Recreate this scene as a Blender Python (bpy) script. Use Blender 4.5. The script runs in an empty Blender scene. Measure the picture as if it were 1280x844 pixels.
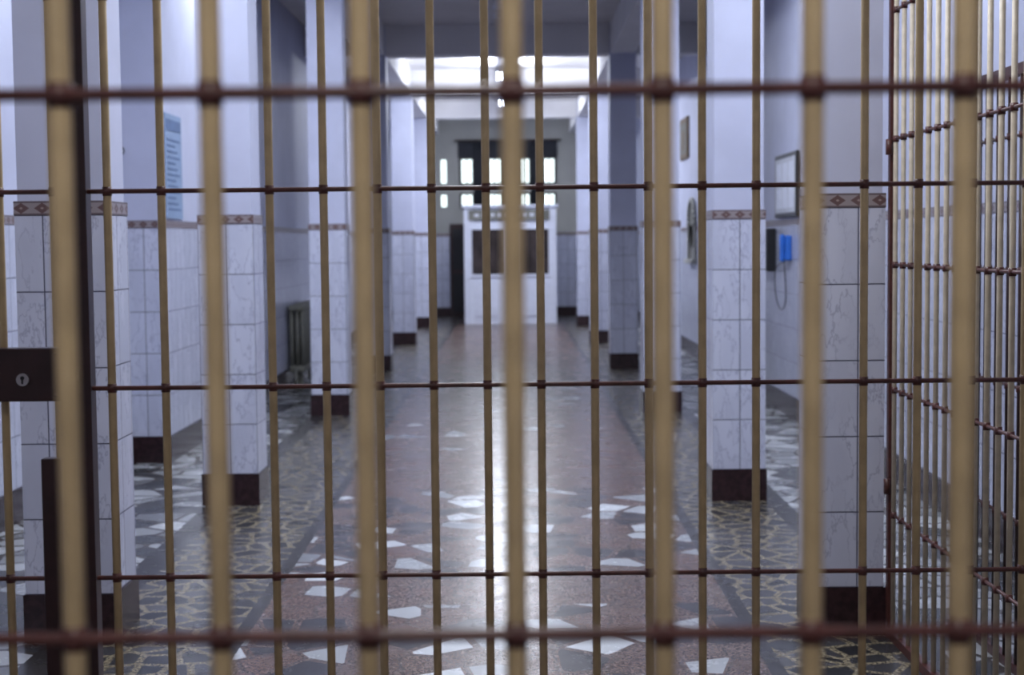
import bpy, bmesh, math, random
from mathutils import Matrix, Vector, Euler
random.seed(4)
sc = bpy.context.scene
COL = sc.collection
sc.view_settings.view_transform = 'Standard'
sc.view_settings.look = 'None'
sc.view_settings.exposure = 0.0

# ------------------------------------------------------------------ materials
class NT:
    def __init__(s, name):
        s.m = bpy.data.materials.new(name); s.m.use_nodes = True
        s.t = s.m.node_tree; s.b = s.t.nodes['Principled BSDF']
    def n(s, typ, **kw):
        nd = s.t.nodes.new(typ)
        for k, v in kw.items(): setattr(nd, k, v)
        return nd
    def link(s, a, b): s.t.links.new(a, b)
    def put(s, sock, v):
        if hasattr(v, 'is_linked') or isinstance(v, bpy.types.NodeSocket): s.link(v, sock)
        else: sock.default_value = v
    def math(s, op, a, b=0.0, c=None):
        nd = s.n('ShaderNodeMath', operation=op)
        s.put(nd.inputs[0], a); s.put(nd.inputs[1], b)
        if c is not None: s.put(nd.inputs[2], c)
        return nd.outputs[0]
    def mix(s, f, a, b):
        nd = s.n('ShaderNodeMix', data_type='RGBA')
        s.put(nd.inputs[0], f)
        s.put(nd.inputs[6], a if not isinstance(a, tuple) else (*a[:3], 1))
        s.put(nd.inputs[7], b if not isinstance(b, tuple) else (*b[:3], 1))
        return nd.outputs[2]
    def noise(s, vec, scale, detail=3, rough=0.5):
        nd = s.n('ShaderNodeTexNoise'); nd.inputs['Scale'].default_value = scale
        nd.inputs['Detail'].default_value = detail; nd.inputs['Roughness'].default_value = rough
        if vec is not None: s.link(vec, nd.inputs['Vector'])
        return nd.outputs['Fac']
    def smooth(s, v, lo, hi):
        nd = s.n('ShaderNodeMapRange', interpolation_type='SMOOTHSTEP')
        s.put(nd.inputs[0], v); nd.inputs[1].default_value = lo; nd.inputs[2].default_value = hi
        return nd.outputs[0]
    def bump(s, h, strength=0.3, dist=0.01):
        nd = s.n('ShaderNodeBump'); nd.inputs['Strength'].default_value = strength
        nd.inputs['Distance'].default_value = dist
        s.link(h, nd.inputs['Height']); s.link(nd.outputs[0], s.b.inputs['Normal'])
    def obj(s): return s.n('ShaderNodeTexCoord').outputs['Object']
    def uv(s): return s.n('ShaderNodeTexCoord').outputs['UV']

def simple(name, c, rough=0.5, metal=0.0, var=0.12, scale=12, bump=0.0, emit=None, es=0):
    k = NT(name)
    f = k.noise(k.obj(), scale, 4)
    f2 = k.smooth(f, 0.3, 0.7)
    d = tuple(x*(1-var) for x in c); e = tuple(min(1, x*(1+var)) for x in c)
    k.link(k.mix(f2, d, e), k.b.inputs['Base Color'])
    k.b.inputs['Roughness'].default_value = rough
    k.b.inputs['Metallic'].default_value = metal
    if bump: k.bump(f, bump, 0.004)
    if emit:
        k.b.inputs['Emission Color'].default_value = (*emit, 1)
        k.b.inputs['Emission Strength'].default_value = es
    return k.m

def make_tile():
    k = NT('marble_wall_tile')
    uv = k.uv(); sp = k.n('ShaderNodeSeparateXYZ'); k.link(uv, sp.inputs[0])
    u, v = sp.outputs[0], k.math('SUBTRACT', sp.outputs[1], 0.19)
    du = k.math('PINGPONG', u, 0.0825); dv = k.math('PINGPONG', v, 0.15)
    d = k.math('MINIMUM', du, dv)
    g = k.smooth(d, 0.0014, 0.0036)
    iu = k.math('FLOOR', k.math('DIVIDE', u, 0.165)); iv = k.math('FLOOR', k.math('DIVIDE', v, 0.30))
    cx = k.n('ShaderNodeCombineXYZ'); k.link(iu, cx.inputs[0]); k.link(iv, cx.inputs[1])
    wn = k.n('ShaderNodeTexWhiteNoise', noise_dimensions='3D'); k.link(cx.outputs[0], wn.inputs['Vector'])
    sc_ = k.n('ShaderNodeVectorMath', operation='SCALE'); k.link(wn.outputs['Color'], sc_.inputs[0]); sc_.inputs['Scale'].default_value = 9
    ad = k.n('ShaderNodeVectorMath', operation='ADD'); k.link(k.obj(), ad.inputs[0]); k.link(sc_.outputs[0], ad.inputs[1])
    mp = k.n('ShaderNodeMapping'); k.link(ad.outputs[0], mp.inputs[0])
    mp.inputs['Rotation'].default_value = (0.5, 0.7, 0.4); mp.inputs['Scale'].default_value = (1.2, 1.2, 0.5)
    n1 = k.noise(mp.outputs[0], 10, 4, 0.6)
    ab = k.math('ABSOLUTE', k.math('SUBTRACT', n1, 0.5))
    vein = k.math('SUBTRACT', 1.0, k.smooth(ab, 0.0, 0.024))
    n2 = k.noise(mp.outputs[0], 5, 3)
    vein = k.math('MULTIPLY', vein, k.smooth(n2, 0.34, 0.56))
    cloud = k.smooth(n2, 0.3, 0.75)
    c = k.mix(cloud, (0.54, 0.565, 0.69), (0.63, 0.655, 0.78))
    c = k.mix(k.math('MULTIPLY', vein, 0.55), c, (0.27, 0.28, 0.41))
    c = k.mix(g, (0.07, 0.07, 0.12), c)
    k.link(c, k.b.inputs['Base Color'])
    k.link(k.math('SUBTRACT', 0.75, k.math('MULTIPLY', g, 0.53)), k.b.inputs['Roughness'])
    k.bump(g, 0.5, 0.003)
    return k.m

def make_border():
    k = NT('diamond_border_tile')
    sp = k.n('ShaderNodeSeparateXYZ'); k.link(k.uv(), sp.inputs[0])
    a = k.math('DIVIDE', k.math('PINGPONG', sp.outputs[0], 0.04125), 0.04125)
    b = k.math('DIVIDE', k.math('ABSOLUTE', k.math('SUBTRACT', sp.outputs[1], 1.7175)), 0.0275)
    s = k.math('ADD', a, b)
    dia = k.math('LESS_THAN', s, 0.78)
    inner = k.math('LESS_THAN', s, 0.18)
    edge = k.math('GREATER_THAN', b, 0.74)
    c = k.mix(dia, (0.30, 0.26, 0.27), (0.13, 0.075, 0.075))
    c = k.mix(inner, c, (0.34, 0.26, 0.24))
    c = k.mix(edge, c, (0.12, 0.09, 0.10))
    k.link(c, k.b.inputs['Base Color']); k.b.inputs['Roughness'].default_value = 0.3
    return k.m

def make_floor():
    k = NT('terrazzo_mosaic_floor')
    o = k.obj(); sp = k.n('ShaderNodeSeparateXYZ'); k.link(o, sp.inputs[0])
    X, Y = sp.outputs[0], sp.outputs[1]
    def vor(scale, off):
        mp = k.n('ShaderNodeMapping'); k.link(o, mp.inputs[0]); mp.inputs['Location'].default_value = (off, off*0.7, 0)
        a = k.n('ShaderNodeTexVoronoi', feature='F1', voronoi_dimensions='2D'); a.inputs['Scale'].default_value = scale
        e = k.n('ShaderNodeTexVoronoi', feature='DISTANCE_TO_EDGE', voronoi_dimensions='2D'); e.inputs['Scale'].default_value = scale
        for q in (a, e): k.link(mp.outputs[0], q.inputs['Vector'])
        s2 = k.n('ShaderNodeSeparateColor'); k.link(a.outputs['Color'], s2.inputs[0])
        return s2.outputs[0], s2.outputs[1], e.outputs['Distance']
    sp1 = k.noise(o, 70, 2, 0.85); sp2 = k.noise(o, 2.2, 3); sp3 = k.noise(o, 26, 3, .7)
    # centre
    r, g, e = vor(4.9, 3.3)
    base = k.mix(k.smooth(sp1, 0.44, 0.60), (0.030, 0.021, 0.020), (0.30, 0.22, 0.19))
    base = k.mix(k.math('MULTIPLY', k.smooth(sp3, 0.47, 0.58), 0.6), base, (0.070, 0.046, 0.043))
    base = k.mix(k.math('MULTIPLY', k.smooth(sp2, 0.40, 0.7), 0.35), base, (0.15, 0.125, 0.11))
    base = k.mix(k.math('MULTIPLY', k.math('MULTIPLY', g, 0.5), k.math('GREATER_THAN', e, 0.04)), base, (0.15, 0.075, 0.058))
    base = k.mix(k.math('MULTIPLY', k.smooth(e, 0.05, 0.02), 0.35), base, (0.035, 0.03, 0.03))
    bandA = k.math('MULTIPLY', k.math('GREATER_THAN', Y, 7.0), k.math('LESS_THAN', Y, 9.6))
    bandB = k.math('LESS_THAN', Y, 6.5)
    band = k.math('MAXIMUM', bandA, bandB)
    thr = k.math('SUBTRACT', 0.965, k.math('MULTIPLY', band, 0.21))
    wm = k.math('MULTIPLY', k.math('GREATER_THAN', r, thr), k.math('GREATER_THAN', e, 0.08))
    wm = k.math('MULTIPLY', wm, k.math('LESS_THAN', Y, 18.0))
    cen = k.mix(wm, base, k.mix(g, (0.20, 0.21, 0.23), (0.62, 0.65, 0.68)))
    gm = k.math('MULTIPLY', k.math('MULTIPLY', k.math('LESS_THAN', r, 0.28), band), k.math('GREATER_THAN', e, 0.08))
    cen = k.mix(gm, cen, k.mix(k.smooth(sp1, .4, .6), (0.022, 0.021, 0.026), (0.065, 0.06, 0.065)))
    # strips
    r, g, e = vor(7.5, 11.0)
    st = k.mix(r, (0.020, 0.021, 0.024), (0.080, 0.077, 0.082))
    st = k.mix(k.smooth(e, 0.08, 0.13), k.mix(k.smooth(sp1, .44, .58), (0.085, 0.072, 0.05), (0.33, 0.28, 0.19)), st)
    # aisles
    r, g, e = vor(4.5, 23.0)
    ai = k.mix(r, (0.14, 0.145, 0.155), (0.50, 0.52, 0.54))
    ai = k.mix(k.math('GREATER_THAN', g, 0.65), ai, (0.05, 0.053, 0.058))
    ai = k.mix(k.smooth(e, 0.05, 0.08), (0.07, 0.06, 0.055), ai)
    dark = k.mix(k.smooth(sp1, 0.4, 0.6), (0.016, 0.015, 0.017), (0.050, 0.045, 0.043))
    def rng(a, b): return k.math('MULTIPLY', k.math('GREATER_THAN', X, a), k.math('LESS_THAN', X, b))
    c = k.mix(rng(-1.08, 0.92), dark, cen)
    c = k.mix(rng(-1.72, -1.14), c, st)
    c = k.mix(rng(0.98, 1.50), c, st)
    c = k.mix(rng(-5.0, -1.86), c, ai)
    c = k.mix(rng(1.62, 5.0), c, ai)
    k.link(c, k.b.inputs['Base Color'])
    rr = k.math('ADD', 0.16, k.math('MULTIPLY', k.noise(o, 5, 5, .7), 0.20))
    k.link(rr, k.b.inputs['Roughness'])
    k.b.inputs['IOR'].default_value = 1.42
    k.bump(k.noise(o, 3.0, 3), 0.22, 0.02)
    return k.m

M = {}
M['tile'] = make_tile(); M['border'] = make_border(); M['floor'] = make_floor()
M['paint'] = simple('lavender_wall_paint', (0.54, 0.565, 0.715), 0.6, var=0.04, scale=3, bump=0.05)
M['endpaint'] = simple('grey_end_paint', (0.38, 0.38, 0.355), 0.6, var=0.05, scale=2)
M['ceil'] = simple('ceiling_paint', (0.72, 0.71, 0.73), 0.7, var=0.04, scale=2)
M['plinth'] = simple('dark_plinth_stone', (0.030, 0.014, 0.017), 0.25, var=0.3, scale=30)
M['cream'] = simple('cream_bar_enamel', (0.48, 0.36, 0.195), 0.50, var=0.10, scale=25, bump=0.15)
M['cream2'] = simple('pale_bar_enamel', (0.58, 0.51, 0.39), 0.42, var=0.10, scale=25)
M['red'] = simple('oxblood_paint', (0.085, 0.028, 0.023), 0.40, var=0.25, scale=40, bump=0.15)
M['brown'] = simple('brown_gate_paint', (0.030, 0.012, 0.012), 0.35, var=0.2, scale=20)
M['steel'] = simple('worn_steel', (0.45, 0.43, 0.42), 0.35, 0.9)
M['black'] = simple('black_plastic', (0.012, 0.012, 0.014), 0.4)
M['white'] = simple('white_enamel', (0.76, 0.79, 0.90), 0.4, var=0.03)
M['paper'] = simple('paper', (0.62, 0.64, 0.70), 0.8, var=0.05)
M['blue'] = simple('blue_plastic', (0.03, 0.16, 0.62), 0.35)
M['poster'] = simple('pale_blue_print', (0.27, 0.37, 0.55), 0.6, var=0.05)
M['ink'] = simple('dark_blue_ink', (0.12, 0.19, 0.35), 0.6)
M['olive'] = simple('olive_radiator_paint', (0.17, 0.17, 0.145), 0.45)
M['gold'] = simple('gilt_frame', (0.14, 0.09, 0.04), 0.4)
M['glass'] = simple('dark_glass', (0.045, 0.035, 0.034), 0.12, var=.5, scale=3)
M['curtain'] = simple('dark_curtain', (0.02, 0.022, 0.03), 0.8)
M['tube'] = simple('fluorescent_tube', (0.9, 0.9, 0.9), 0.4, emit=(0.80, 0.88, 1.0), es=22)
M['tubeoff'] = simple('unlit_tube', (0.75, 0.75, 0.78), 0.3)

# ------------------------------------------------------------------ mesh builder
class MB:
    def __init__(s, name):
        s.name = name; s.bm = bmesh.new(); s.uv = s.bm.loops.layers.uv.new('UVMap'); s.mats = []
    def mi(s, m):
        if m not in s.mats: s.mats.append(m)
        return s.mats.index(m)
    def _uv(s, faces, ux, uy):
        for f in faces:
            n = f.normal
            for l in f.loops:
                p = l.vert.co
                if abs(n.x) > 0.6: l[s.uv].uv = (p.y-uy, p.z)
                elif abs(n.y) > 0.6: l[s.uv].uv = (p.x-ux, p.z)
                else: l[s.uv].uv = (p.x-ux, p.y-uy)
    def box(s, x0, x1, y0, y1, z0, z1, m, ux=None, uy=None, bev=0.0):
        r = bmesh.ops.create_cube(s.bm, size=1.0)
        vs = r['verts']
        for v in vs:
            v.co = Vector(((x0+x1)/2+v.co.x*(x1-x0), (y0+y1)/2+v.co.y*(y1-y0), (z0+z1)/2+v.co.z*(z1-z0)))
        fs = set(f for v in vs for f in v.link_faces)
        if bev > 0:
            es = set(e for v in vs for e in v.link_edges)
            rb = bmesh.ops.bevel(s.bm, geom=list(es), offset=bev, segments=2, affect='EDGES', profile=0.5)
            fs = set(f for f in fs if f.is_valid) | set(rb['faces'])
        i = s.mi(m)
        for f in fs: f.material_index = i; f.normal_update()
        s._uv(fs, x0 if ux is None else ux, y0 if uy is None else uy)
    def cyl(s, p0, p1, r, m, seg=14, r2=None):
        p0 = Vector(p0); p1 = Vector(p1); d = p1-p0
        q = d.to_track_quat('Z', 'Y').to_matrix().to_4x4()
        mat = Matrix.Translation((p0+p1)/2) @ q
        rr = bmesh.ops.create_cone(s.bm, cap_ends=True, segments=seg, radius1=r, radius2=r if r2 is None else r2, depth=d.length, matrix=mat)
        i = s.mi(m)
        for f in set(f for v in rr['verts'] for f in v.link_faces):
            f.material_index = i; f.smooth = len(f.verts) == 4
    def sph(s, c, r, m, sc_=(1, 1, 1)):
        rr = bmesh.ops.create_uvsphere(s.bm, u_segments=12, v_segments=8, radius=r, matrix=Matrix.Translation(c) @ Matrix.Diagonal((*sc_, 1)))
        i = s.mi(m)
        for f in set(f for v in rr['verts'] for f in v.link_faces): f.material_index = i; f.smooth = True
    def done(s, parent=None):
        me = bpy.data.meshes.new(s.name); s.bm.to_mesh(me); s.bm.free()
        for m in s.mats: me.materials.append(M[m])
        o = bpy.data.objects.new(s.name, me); COL.objects.link(o)
        if parent: o.parent = parent
        return o
def empty(name):
    e = bpy.data.objects.new(name, None); COL.objects.link(e); return e

# ------------------------------------------------------------------ room
CEIL = 4.19; BEAM = 3.83; YB = -2.4; YE = 32.0
XL1, XL2, XR = -2.85, -2.5, 2.45; STEP = 10.9
b = MB('floor'); b.box(XL1-.3, XR+.3, YB-.3, YE+.3, -0.2, 0.0, 'floor'); b.done()
b = MB('ceiling'); b.box(XL1-.3, XR+.3, YB-.3, YE+.3, CEIL, CEIL+.2, 'ceil'); b.done()
b = MB('wall_left')
b.box(XL1-.25, XL1, YB-.25, STEP, 0, CEIL, 'paint')
b.box(XL1-.25, XL2, STEP, YE, 0, CEIL, 'paint')
b.done()
b = MB('wall_right'); b.box(XR, XR+.25, YB-.25, YE, 0, CEIL, 'paint'); b.done()
b = MB('wall_back'); b.box(XL1, XR, YB-.25, YB, 0, CEIL, 'paint'); b.done()
T = 0.012
def wains(name, segs):
    b = MB(name)
    for (x0, x1, y0, y1) in segs:
        b.box(x0, x1, y0, y1, 0.19, 1.69, 'tile', ux=0, uy=0)
        b.box(x0, x1, y0, y1, 1.69, 1.745, 'border', ux=0, uy=0)
    b.done()
wains('trim_1', [(XL1, XL1+T, YB, STEP-T), (XL1, XL2+T, STEP-T, STEP), (XL2, XL2+T, STEP, YE)])
wains('trim_2', [(XR-T, XR, YB, YE)])
b = MB('baseboard_left')
b.box(XL1, XL1+.025, YB, STEP-.025, 0, .19, 'plinth'); b.box(XL1, XL2+.025, STEP-.025, STEP, 0, .19, 'plinth')
b.box(XL2, XL2+.025, STEP, YE, 0, .19, 'plinth'); b.done()
b = MB('baseboard_right'); b.box(XR-.025, XR, YB, YE, 0, .19, 'plinth'); b.done()

# end wall with window openings
panes_x = [(-1.50, -1.38), (-1.08, -0.82), (-.54, -.19), (.12, .37), (.64, .90)]
panes_z = [(2.31, 2.56), (2.80, 3.30)]
b = MB('wall_end')
xs = [XL2]+[v for p in panes_x for v in p]+[XR]
zs = [0]+[v for p in panes_z for v in p]+[CEIL]
for i in range(len(xs)-1):
    for j in range(len(zs)-1):
        if i % 2 == 1 and j % 2 == 1: continue
        b.box(xs[i], xs[i+1], YE, YE+.25, zs[j], zs[j+1], 'endpaint')
b.done()
wains('trim_3', [(XL2+T, -1.32, YE-T, YE), (-.78, XR-T, YE-T, YE)])
b = MB('baseboard_end'); b.box(XL2+.03, -1.32, YE-.025, YE, 0, .19, 'plinth'); b.box(-.78, XR-.03, YE-.025, YE, 0, .19, 'plinth'); b.done()
b = MB('door_1')
b.box(-1.32, -.78, YE-.05, YE, 0, 1.95, 'brown'); b.box(-1.26, -.84, YE-.065, YE-.05, .1, .9, 'black'); b.box(-1.26, -.84, YE-.065, YE-.05, 1.0, 1.85, 'black')
b.sph((-.88, YE-.09, 1.0), .025, 'steel'); b.done()
# window frame with curtains
b = MB('window_1')
for i, (a, c) in enumerate(panes_x[1:]):
    for z0, z1 in panes_z:
        b.box(a-.02, a+.02, YE-.04, YE+.04, z0-.03, z1+.03, 'black'); b.box(c-.02, c+.02, YE-.04, YE+.04, z0-.03, z1+.03, 'black')
        b.box((a+c)/2-.01, (a+c)/2+.01, YE-.03, YE+.03, z0, z1, 'black')
        b.box(a-.02, c+.02, YE-.04, YE+.04, z0-.03, z0, 'black'); b.box(a-.02, c+.02, YE-.04, YE+.04, z1, z1+.03, 'black')
b.box(-1.12, .94, YE-.05, YE-.01, 3.33, 3.66, 'curtain')
b.cyl((-1.2, YE-.08, 3.68), (1.02, YE-.08, 3.68), .018, 'brown')
for (a, c) in ((-.80, -.56), (-.17, .10), (.39, .62)):
    n = 6
    for i in range(n):
        x = a+(c-a)*(i+.5)/n
        b.cyl((x, YE-.05, 2.28), (x, YE-.05, 3.66), (c-a)/n*.55, 'curtain', 8)
b.done()

# columns
def column(x0, x1, y, d=0.34, ux=None):
    b = MB('tiled_column')
    p = .008
    b.box(x0-p, x1+p, y-p, y+d+p, 0, .19, 'plinth')
    b.box(x0, x1, y, y+d, .19, 1.69, 'tile', ux=ux)
    b.box(x0-.002, x1+.002, y-.002, y+d+.002, 1.69, 1.745, 'border', ux=ux)
    b.box(x0+.01, x1-.01, y+.01, y+d-.01, 1.745, CEIL, 'paint')
    b.done()
ys = [5.95, 9.07, 13.8, 18.55, 23.3, 28.0]
for i, y in enumerate(ys):
    if i == 0: column(-1.945, -1.59, y, ux=-1.67)
    elif i == 1: column(-1.875, -1.545, y)
    else: column(-1.85, -1.51, y)
    if i == 0: column(1.185, 1.455, y, ux=1.35)
    elif i == 1: column(1.19, 1.505, y, ux=1.352)
    else: column(1.18, 1.52, y)
# beams
b = MB('ceiling_beam_grid')
for y in ys:
    b.box(XL2 if y > STEP else XL1, XR, y+.02, y+.32, BEAM, CEIL, 'ceil')
for i in range(len(ys)):
    y0 = ys[i]+.32; y1 = ys[i+1]+.02 if i < len(ys)-1 else YE
    b.box(-1.82, -1.53, y0, y1, BEAM+.002, CEIL, 'ceil'); b.box(1.20, 1.49, y0, y1, BEAM+.002, CEIL, 'ceil')
b.done()

# ------------------------------------------------------------------ lamps
LC = (0.85, 0.90, 1.0)
def lamp(x, y, power, on=True, length=1.2, hang=.10, col=LC, up=0):
    e = empty('fluorescent_ceiling_lamp')
    b = MB('housing')
    zc = CEIL-hang
    b.box(x-.05, x+.05, y-length/2-.04, y+length/2+.04, zc, zc+.04, 'white', bev=.008)
    for yy in (y-length*.3, y+length*.3): b.cyl((x, yy, zc+.04), (x, yy, CEIL), .012, 'white', 8)
    for yy in (y-length/2-.01, y+length/2+.01): b.box(x-.07, x+.07, yy-.015, yy+.015, zc-.05, zc+.005, 'white')
    b.done(e)
    b = MB('tubes')
    for s in (-.04, .04): b.cyl((x+s, y-length/2, zc-.028), (x+s, y+length/2, zc-.028), .014, 'tube' if on else 'tubeoff', 10)
    b.done(e)
    if on and power:
        L = bpy.data.lights.new('tube_light', 'AREA'); L.shape = 'RECTANGLE'; L.size = .2; L.size_y = length
        L.energy = power; L.color = col
        o = bpy.data.objects.new('tube_light', L); COL.objects.link(o); o.location = (x, y, zc-.06); o.parent = e
    if up:
        for s in (-1, 1):
            L = bpy.data.lights.new('tube_uplight', 'AREA'); L.shape = 'RECTANGLE'; L.size = .1; L.size_y = length
            L.energy = up/2; L.color = col
            o = bpy.data.objects.new('tube_uplight', L); COL.objects.link(o); o.location = (x+s*.12, y, zc-.03)
            o.rotation_euler = (0, math.radians(-s*112), 0); o.parent = e
    return e
lamp(0, -0.6, 48, col=(1, .93, .84))
lamp(0, 4.6, 60, col=(.92, .94, 1), up=12)  # added above the frame to brighten the fronts of the first columns
lamp(0, 7.6, 48)
lamp(0, 11.6, 62, up=25)
lamp(-.12, 16.7, 0, on=False, length=.6)
lamp(-.15, 22.1, 78, hang=.20, up=85)
lamp(-.15, 26.2, 85, hang=.20, up=70)
lamp(-.15, 30.0, 22, up=15)  # added lamp, mostly hidden by the beam, to brighten the dark end wall
lamp(-2.1, 8.2, 30, length=.6); lamp(1.98, 8.2, 26, length=.6)
lamp(-2.1, 12.2, 16, length=.6); lamp(1.98, 12.2, 20, length=.6)

# ------------------------------------------------------------------ grilles
RAILS = [.38, .82, 1.25, 1.69, 2.12, 2.55]
SP = .1205; H = 2.95
def grille(name, y, off, x0, x1, gate=None):
    b = MB(name)
    n0 = math.ceil((x0-off)/SP); n1 = math.floor((x1-off)/SP)
    for i in range(n0, n1+1):
        x = off+i*SP
        if x-x0 < .03 or x1-x < .03: continue
        b.cyl((x, y, .0), (x, y, H), .0092, 'cream', 16)
        for z in RAILS:
            b.cyl((x, y, z-.010), (x, y, z+.010), .0104, 'red', 14)
    for z in RAILS: b.cyl((x0, y-.005, z), (x1, y-.005, z), .0054, 'red', 10)
    b.box(x0, x1, y-.02, y+.02, H, H+.05, 'red')
    b.box(x0, x1, y-.02, y+.02, 0, .03, 'red')
    b.box(x0, x0+.04, y-.02, y+.02, 0.03, H, 'red'); b.box(x1-.04, x1, y-.02, y+.02, 0.03, H, 'red')
    return b
b = grille('front_bar_grille', 1.226, 0.0, XL1+.03, XR-.03); b.done()
Y2 = 3.4
e = empty('barred_gate')
b = grille('bars', Y2, .061, XL1+.03, XR-.03); b.done(e)
b = MB('gate_stile')
b.box(-.985, -.945, Y2-.022, Y2+.022, .03, H, 'brown', bev=.002)
b.done(e)
b = MB('lock_case')
b.box(-1.17, -1.0, Y2-.06, Y2-.012, 1.227, 1.345, 'brown', bev=.004)
b.box(-1.185, -1.165, Y2-.05, Y2-.02, 1.25, 1.32, 'brown')
kx, kz = -1.083, 1.276
b.cyl((kx, Y2-.060, kz), (kx, Y2-.066, kz), .014, 'steel', 20)
b.cyl((kx, Y2-.066, kz+.004), (kx, Y2-.068, kz+.004), .0045, 'black', 12)
b.box(kx-.002, kx+.002, Y2-.068, Y2-.066, kz-.009, kz+.003, 'black')
b.box(-1.0, -.97, Y2-.045, Y2-.018, 1.27, 1.30, 'brown')
for xx in (-1.155, -1.012):
    for zz in (1.24, 1.332): b.sph((xx, Y2-.06, zz), .004, 'brown')
b.done(e)
b = MB('drop_bolt')
b.box(-1.062, -1.018, Y2-.022, Y2+.012, .36, 1.094, 'brown', bev=.003)
b.done(e)

# side grille, running along the view from the column to the gate
def side(name, X, ya, yb, h, rails, m, sp, foot=0.0, r=.0095):
    b = MB(name)
    n = int((yb-ya-.06)/sp)
    for i in range(n+1):
        y = yb-.05-i*sp
        b.cyl((X, y, .02), (X, y, h), r, m, 12)
        for z in rails: b.cyl((X, y, z-.012), (X, y, z+.012), r+.0025, 'red', 10)
    for z in rails: b.cyl((X, ya, z), (X, yb, z), .0062, 'red', 8)
    b.box(X-.014, X+.014, yb-.02, yb+.012, 0, h+.04, 'red'); b.box(X-.014, X+.014, ya-.012, ya+.02, 0, h+.04, 'red')
    b.box(X-.016, X+.016, ya, yb, 0, .035, 'red'); b.box(X-.016, X+.016, ya, yb, h, h+.04, 'red')
    return b
b = side('side_bar_grille', 1.475, Y2+.05, 5.925, 2.95, [.49, .98, 1.466, 1.95, 2.44], 'cream2', .115)
for z in (1.92, .6): b.cyl((1.455, 5.90, z-.03), (1.455, 5.90, z+.03), .013, 'red', 10)
b.done()
b = side('open_barred_door', 1.80, 4.35, 5.95, 2.14, [.55, 1.03, 1.45, 1.93], 'brown', .13, r=.014); b.done()

# ------------------------------------------------------------------ guard booth
b = MB('guard_booth')
x0, x1, y0, y1 = -.93, .83, 29.0, 30.6
Ht = 2.22
b.box(x0, x1, y0+.02, y1, 0, .95, 'white')
b.box(x0, x1, y0+.02, y1, 1.80, Ht, 'white')
for a, c in ((x0, x0+.15), (-.15, .10), (x1-.15, x1)): b.box(a, c, y0, y0+.1, 0, Ht, 'white', bev=.006)
for a in (x0, x1-.06): b.box(a, a+.06, y0+.1, y1, .95, 1.80, 'white')
b.box(x0+.15, x1-.15, y0+.03, y0+.06, .93, 1.82, 'glass')
b.box(x0+.1, x1-.1, y0-.015, y0+.02, .90, .95, 'white'); b.box(x0+.1, x1-.1, y0-.015, y0+.02, 1.80, 1.84, 'white')
b.box(x0-.04, x1+.04, y0-.05, y1+.04, Ht, Ht+.05, 'white')
b.box(x0+.09, x1-.13, y0-.03, y0, 1.98, 2.17, 'olive')
for i in range(9): b.box(x0+.2+i*.15, x0+.29+i*.15, y0-.033, y0-.03, 2.04, 2.11, 'paper')
b.box(-.70, -.30, y0-.004, y0+.02, .15, .82, 'white', bev=.004); b.box(.15, .6, y0-.004, y0+.02, .15, .82, 'white', bev=.004)
b.done()

# ------------------------------------------------------------------ wall things
# notice board, right wall
X = XR
b = MB('notice_board')
XN = X-T-.001
b.box(XN-.03, XN, 12.95, 14.0, 1.76, 2.32, 'black', bev=.004)
b.box(XN-.034, XN-.03, 13.0, 13.95, 1.80, 2.28, 'paper')
for i in range(3):
    for j in range(2): b.box(XN-.037, XN-.034, 13.05+i*.3, 13.28+i*.3, 1.84+j*.22, 2.02+j*.22, 'white')
b.done()
b = MB('intercom_box'); b.box(X-.10, X-T, 14.1, 14.45, 1.27, 1.67, 'black', bev=.01)
b.box(X-.105, X-.10, 14.16, 14.39, 1.5, 1.62, 'glass')
for i in range(5): b.box(X-.104, X-.10, 14.2, 14.35, 1.33+i*.025, 1.34+i*.025, 'steel')
b.done()
e = empty('wall_telephone')
b = MB('phone_body'); b.box(X-.07, X-T, 13.30, 13.50, 1.38, 1.60, 'blue', bev=.012)
b.box(X-.11, X-.07, 13.32, 13.39, 1.37, 1.61, 'blue', bev=.015); b.box(X-.085, X-.07, 13.42, 13.48, 1.42, 1.55, 'steel'); b.done(e)
cu = bpy.data.curves.new('phone_cord', 'CURVE'); cu.dimensions = '3D'; cu.bevel_depth = .005
s = cu.splines.new('BEZIER'); pts = [(X-.06, 13.34, 1.40), (X-.05, 13.95, 1.15), (X-.04, 13.5, .98), (X-.05, 13.46, 1.40)]
s.bezier_points.add(3)
for p, q in zip(s.bezier_points, pts): p.co = q; p.handle_left_type = p.handle_right_type = 'AUTO'
cu.materials.append(M['black']); o = bpy.data.objects.new('phone_cord', cu); COL.objects.link(o); o.parent = e
b = MB('framed_picture'); b.box(X-.035, X, 21.1, 22.0, 2.70, 3.28, 'gold', bev=.01); b.box(X-.038, X-.035, 21.2, 21.9, 2.78, 3.2, 'olive')
b.box(X-.04, X-.038, 21.4, 21.7, 2.82, 3.1, 'gold'); b.done()
# arched niche: straight jambs, rounded head, recessed darker panel
b = MB('arched_wall_niche')
yc, zc, ro, ri = 20.6, 1.76, .40, .31
b.box(X-.05, X-T, yc-ro, yc-ri, 1.30, zc, 'endpaint'); b.box(X-.05, X-T, yc+ri, yc+ro, 1.30, zc, 'endpaint')
b.box(X-.09, X-T, yc-ro-.03, yc+ro+.03, 1.25, 1.31, 'endpaint', bev=.008)
b.box(X-.022, X-T, yc-ri, yc+ri, 1.31, zc, 'olive'); b.cyl((X-.022, yc, zc), (X-T+.002, yc, zc), ri, 'olive', 32)
for i in range(16):
    t = math.pi*(i+.5)/16; rm = (ro+ri)/2
    t0, t1 = math.pi*i/16, math.pi*(i+1)/16
    b.cyl((X-.031, yc+rm*math.cos(t0), zc+rm*math.sin(t0)), (X-.031, yc+rm*math.cos(t1), zc+rm*math.sin(t1)), .03, 'endpaint', 8)
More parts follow.
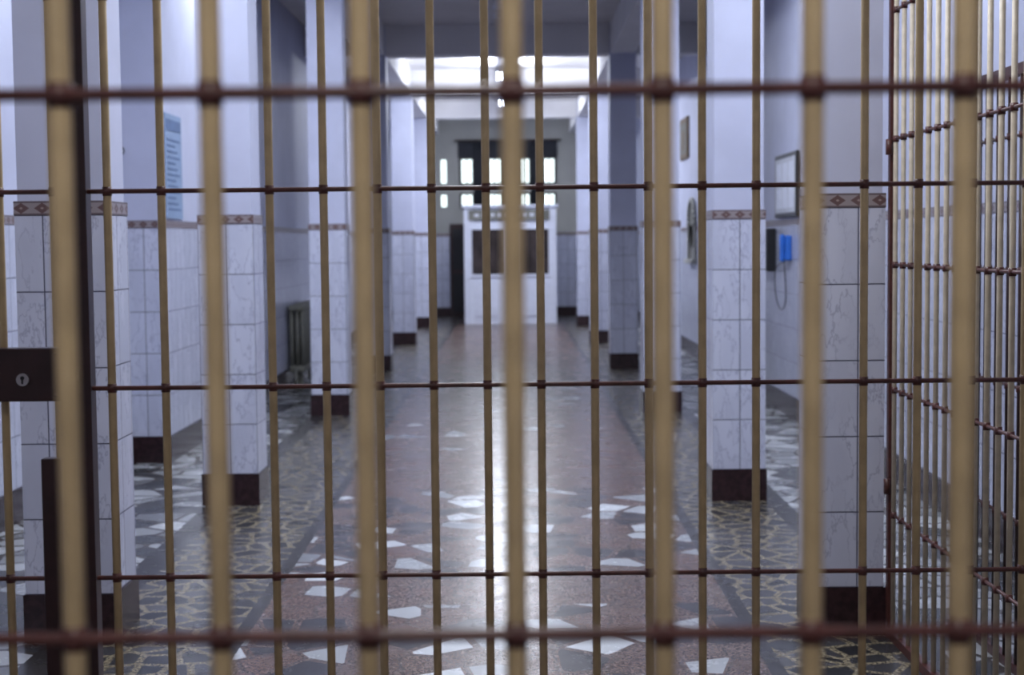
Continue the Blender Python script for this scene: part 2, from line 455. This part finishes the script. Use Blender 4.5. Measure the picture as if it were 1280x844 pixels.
b.done()
# poster left
X = XL2
b = MB('wall_poster'); b.box(X, X+.014, 10.96, 11.5, 1.76, 2.52, 'poster')
b.box(X+.014, X+.017, 11.0, 11.46, 2.40, 2.48, 'ink')
for i in range(13): b.box(X+.014, X+.0165, 11.02, 11.42-.07*(i % 3), 1.82+i*.042, 1.835+i*.042, 'ink')
b.done()
b = MB('wall_hook'); b.box(-2.81, -2.78, STEP-.012, STEP, 2.20, 2.32, 'steel')
for a in range(8):
    t0 = a/8*math.pi*1.5; t1 = (a+1)/8*math.pi*1.5
    b.cyl((-2.79+.03*math.sin(t0), STEP-.02, 2.24-.03*math.cos(t0)), (-2.79+.03*math.sin(t1), STEP-.02, 2.24-.03*math.cos(t1)), .004, 'black', 6)
b.done()
b = MB('cast_iron_radiator')
XA = X+.02
for i in range(12):
    y = 16.6+i*.12
    for dx in (.0, .06, .12):   # three tubes per section
        b.cyl((XA+.045+dx, y+.035, .20), (XA+.045+dx, y+.035, .86), .022, 'olive', 10)
    b.box(XA+.02, XA+.19, y, y+.07, .16, .23, 'olive', bev=.015); b.box(XA+.02, XA+.19, y, y+.07, .83, .90, 'olive', bev=.015)
b.cyl((XA+.105, 16.55, .195), (XA+.105, 18.02, .195), .025, 'olive'); b.cyl((XA+.105, 16.55, .865), (XA+.105, 18.02, .865), .025, 'olive')
b.cyl((XA+.105, 16.5, .195), (XA+.105, 16.5, .0), .015, 'olive'); b.cyl((XA+.105, 16.49, .195), (XA+.105, 16.6, .195), .015, 'olive')
for y in (16.72, 17.8): b.box(XA+.06, XA+.15, y, y+.03, 0, .18, 'olive')
b.done()

# ------------------------------------------------------------------ world + camera
w = bpy.data.worlds.new('World'); sc.world = w; w.use_nodes = True
bg = w.node_tree.nodes['Background']; bg.inputs[0].default_value = (.82, .95, .97, 1); bg.inputs[1].default_value = 2.2

F = 1900.0
cam = bpy.data.cameras.new('camera'); cam.sensor_width = 36; cam.lens = F/1280*36
cam.clip_start = .05; cam.clip_end = 200
cam.dof.use_dof = True; cam.dof.focus_distance = 4.3; cam.dof.aperture_fstop = 4.0
co = bpy.data.objects.new('camera', cam); COL.objects.link(co)
R = Euler((math.radians(90)-math.atan(120/F), 0, math.atan(2.2/F)), 'XYZ').to_matrix().to_4x4() @ Matrix.Rotation(math.radians(-.55), 4, 'Z')
co.matrix_world = Matrix.Translation((0, 0, 1.57)) @ R
sc.camera = co
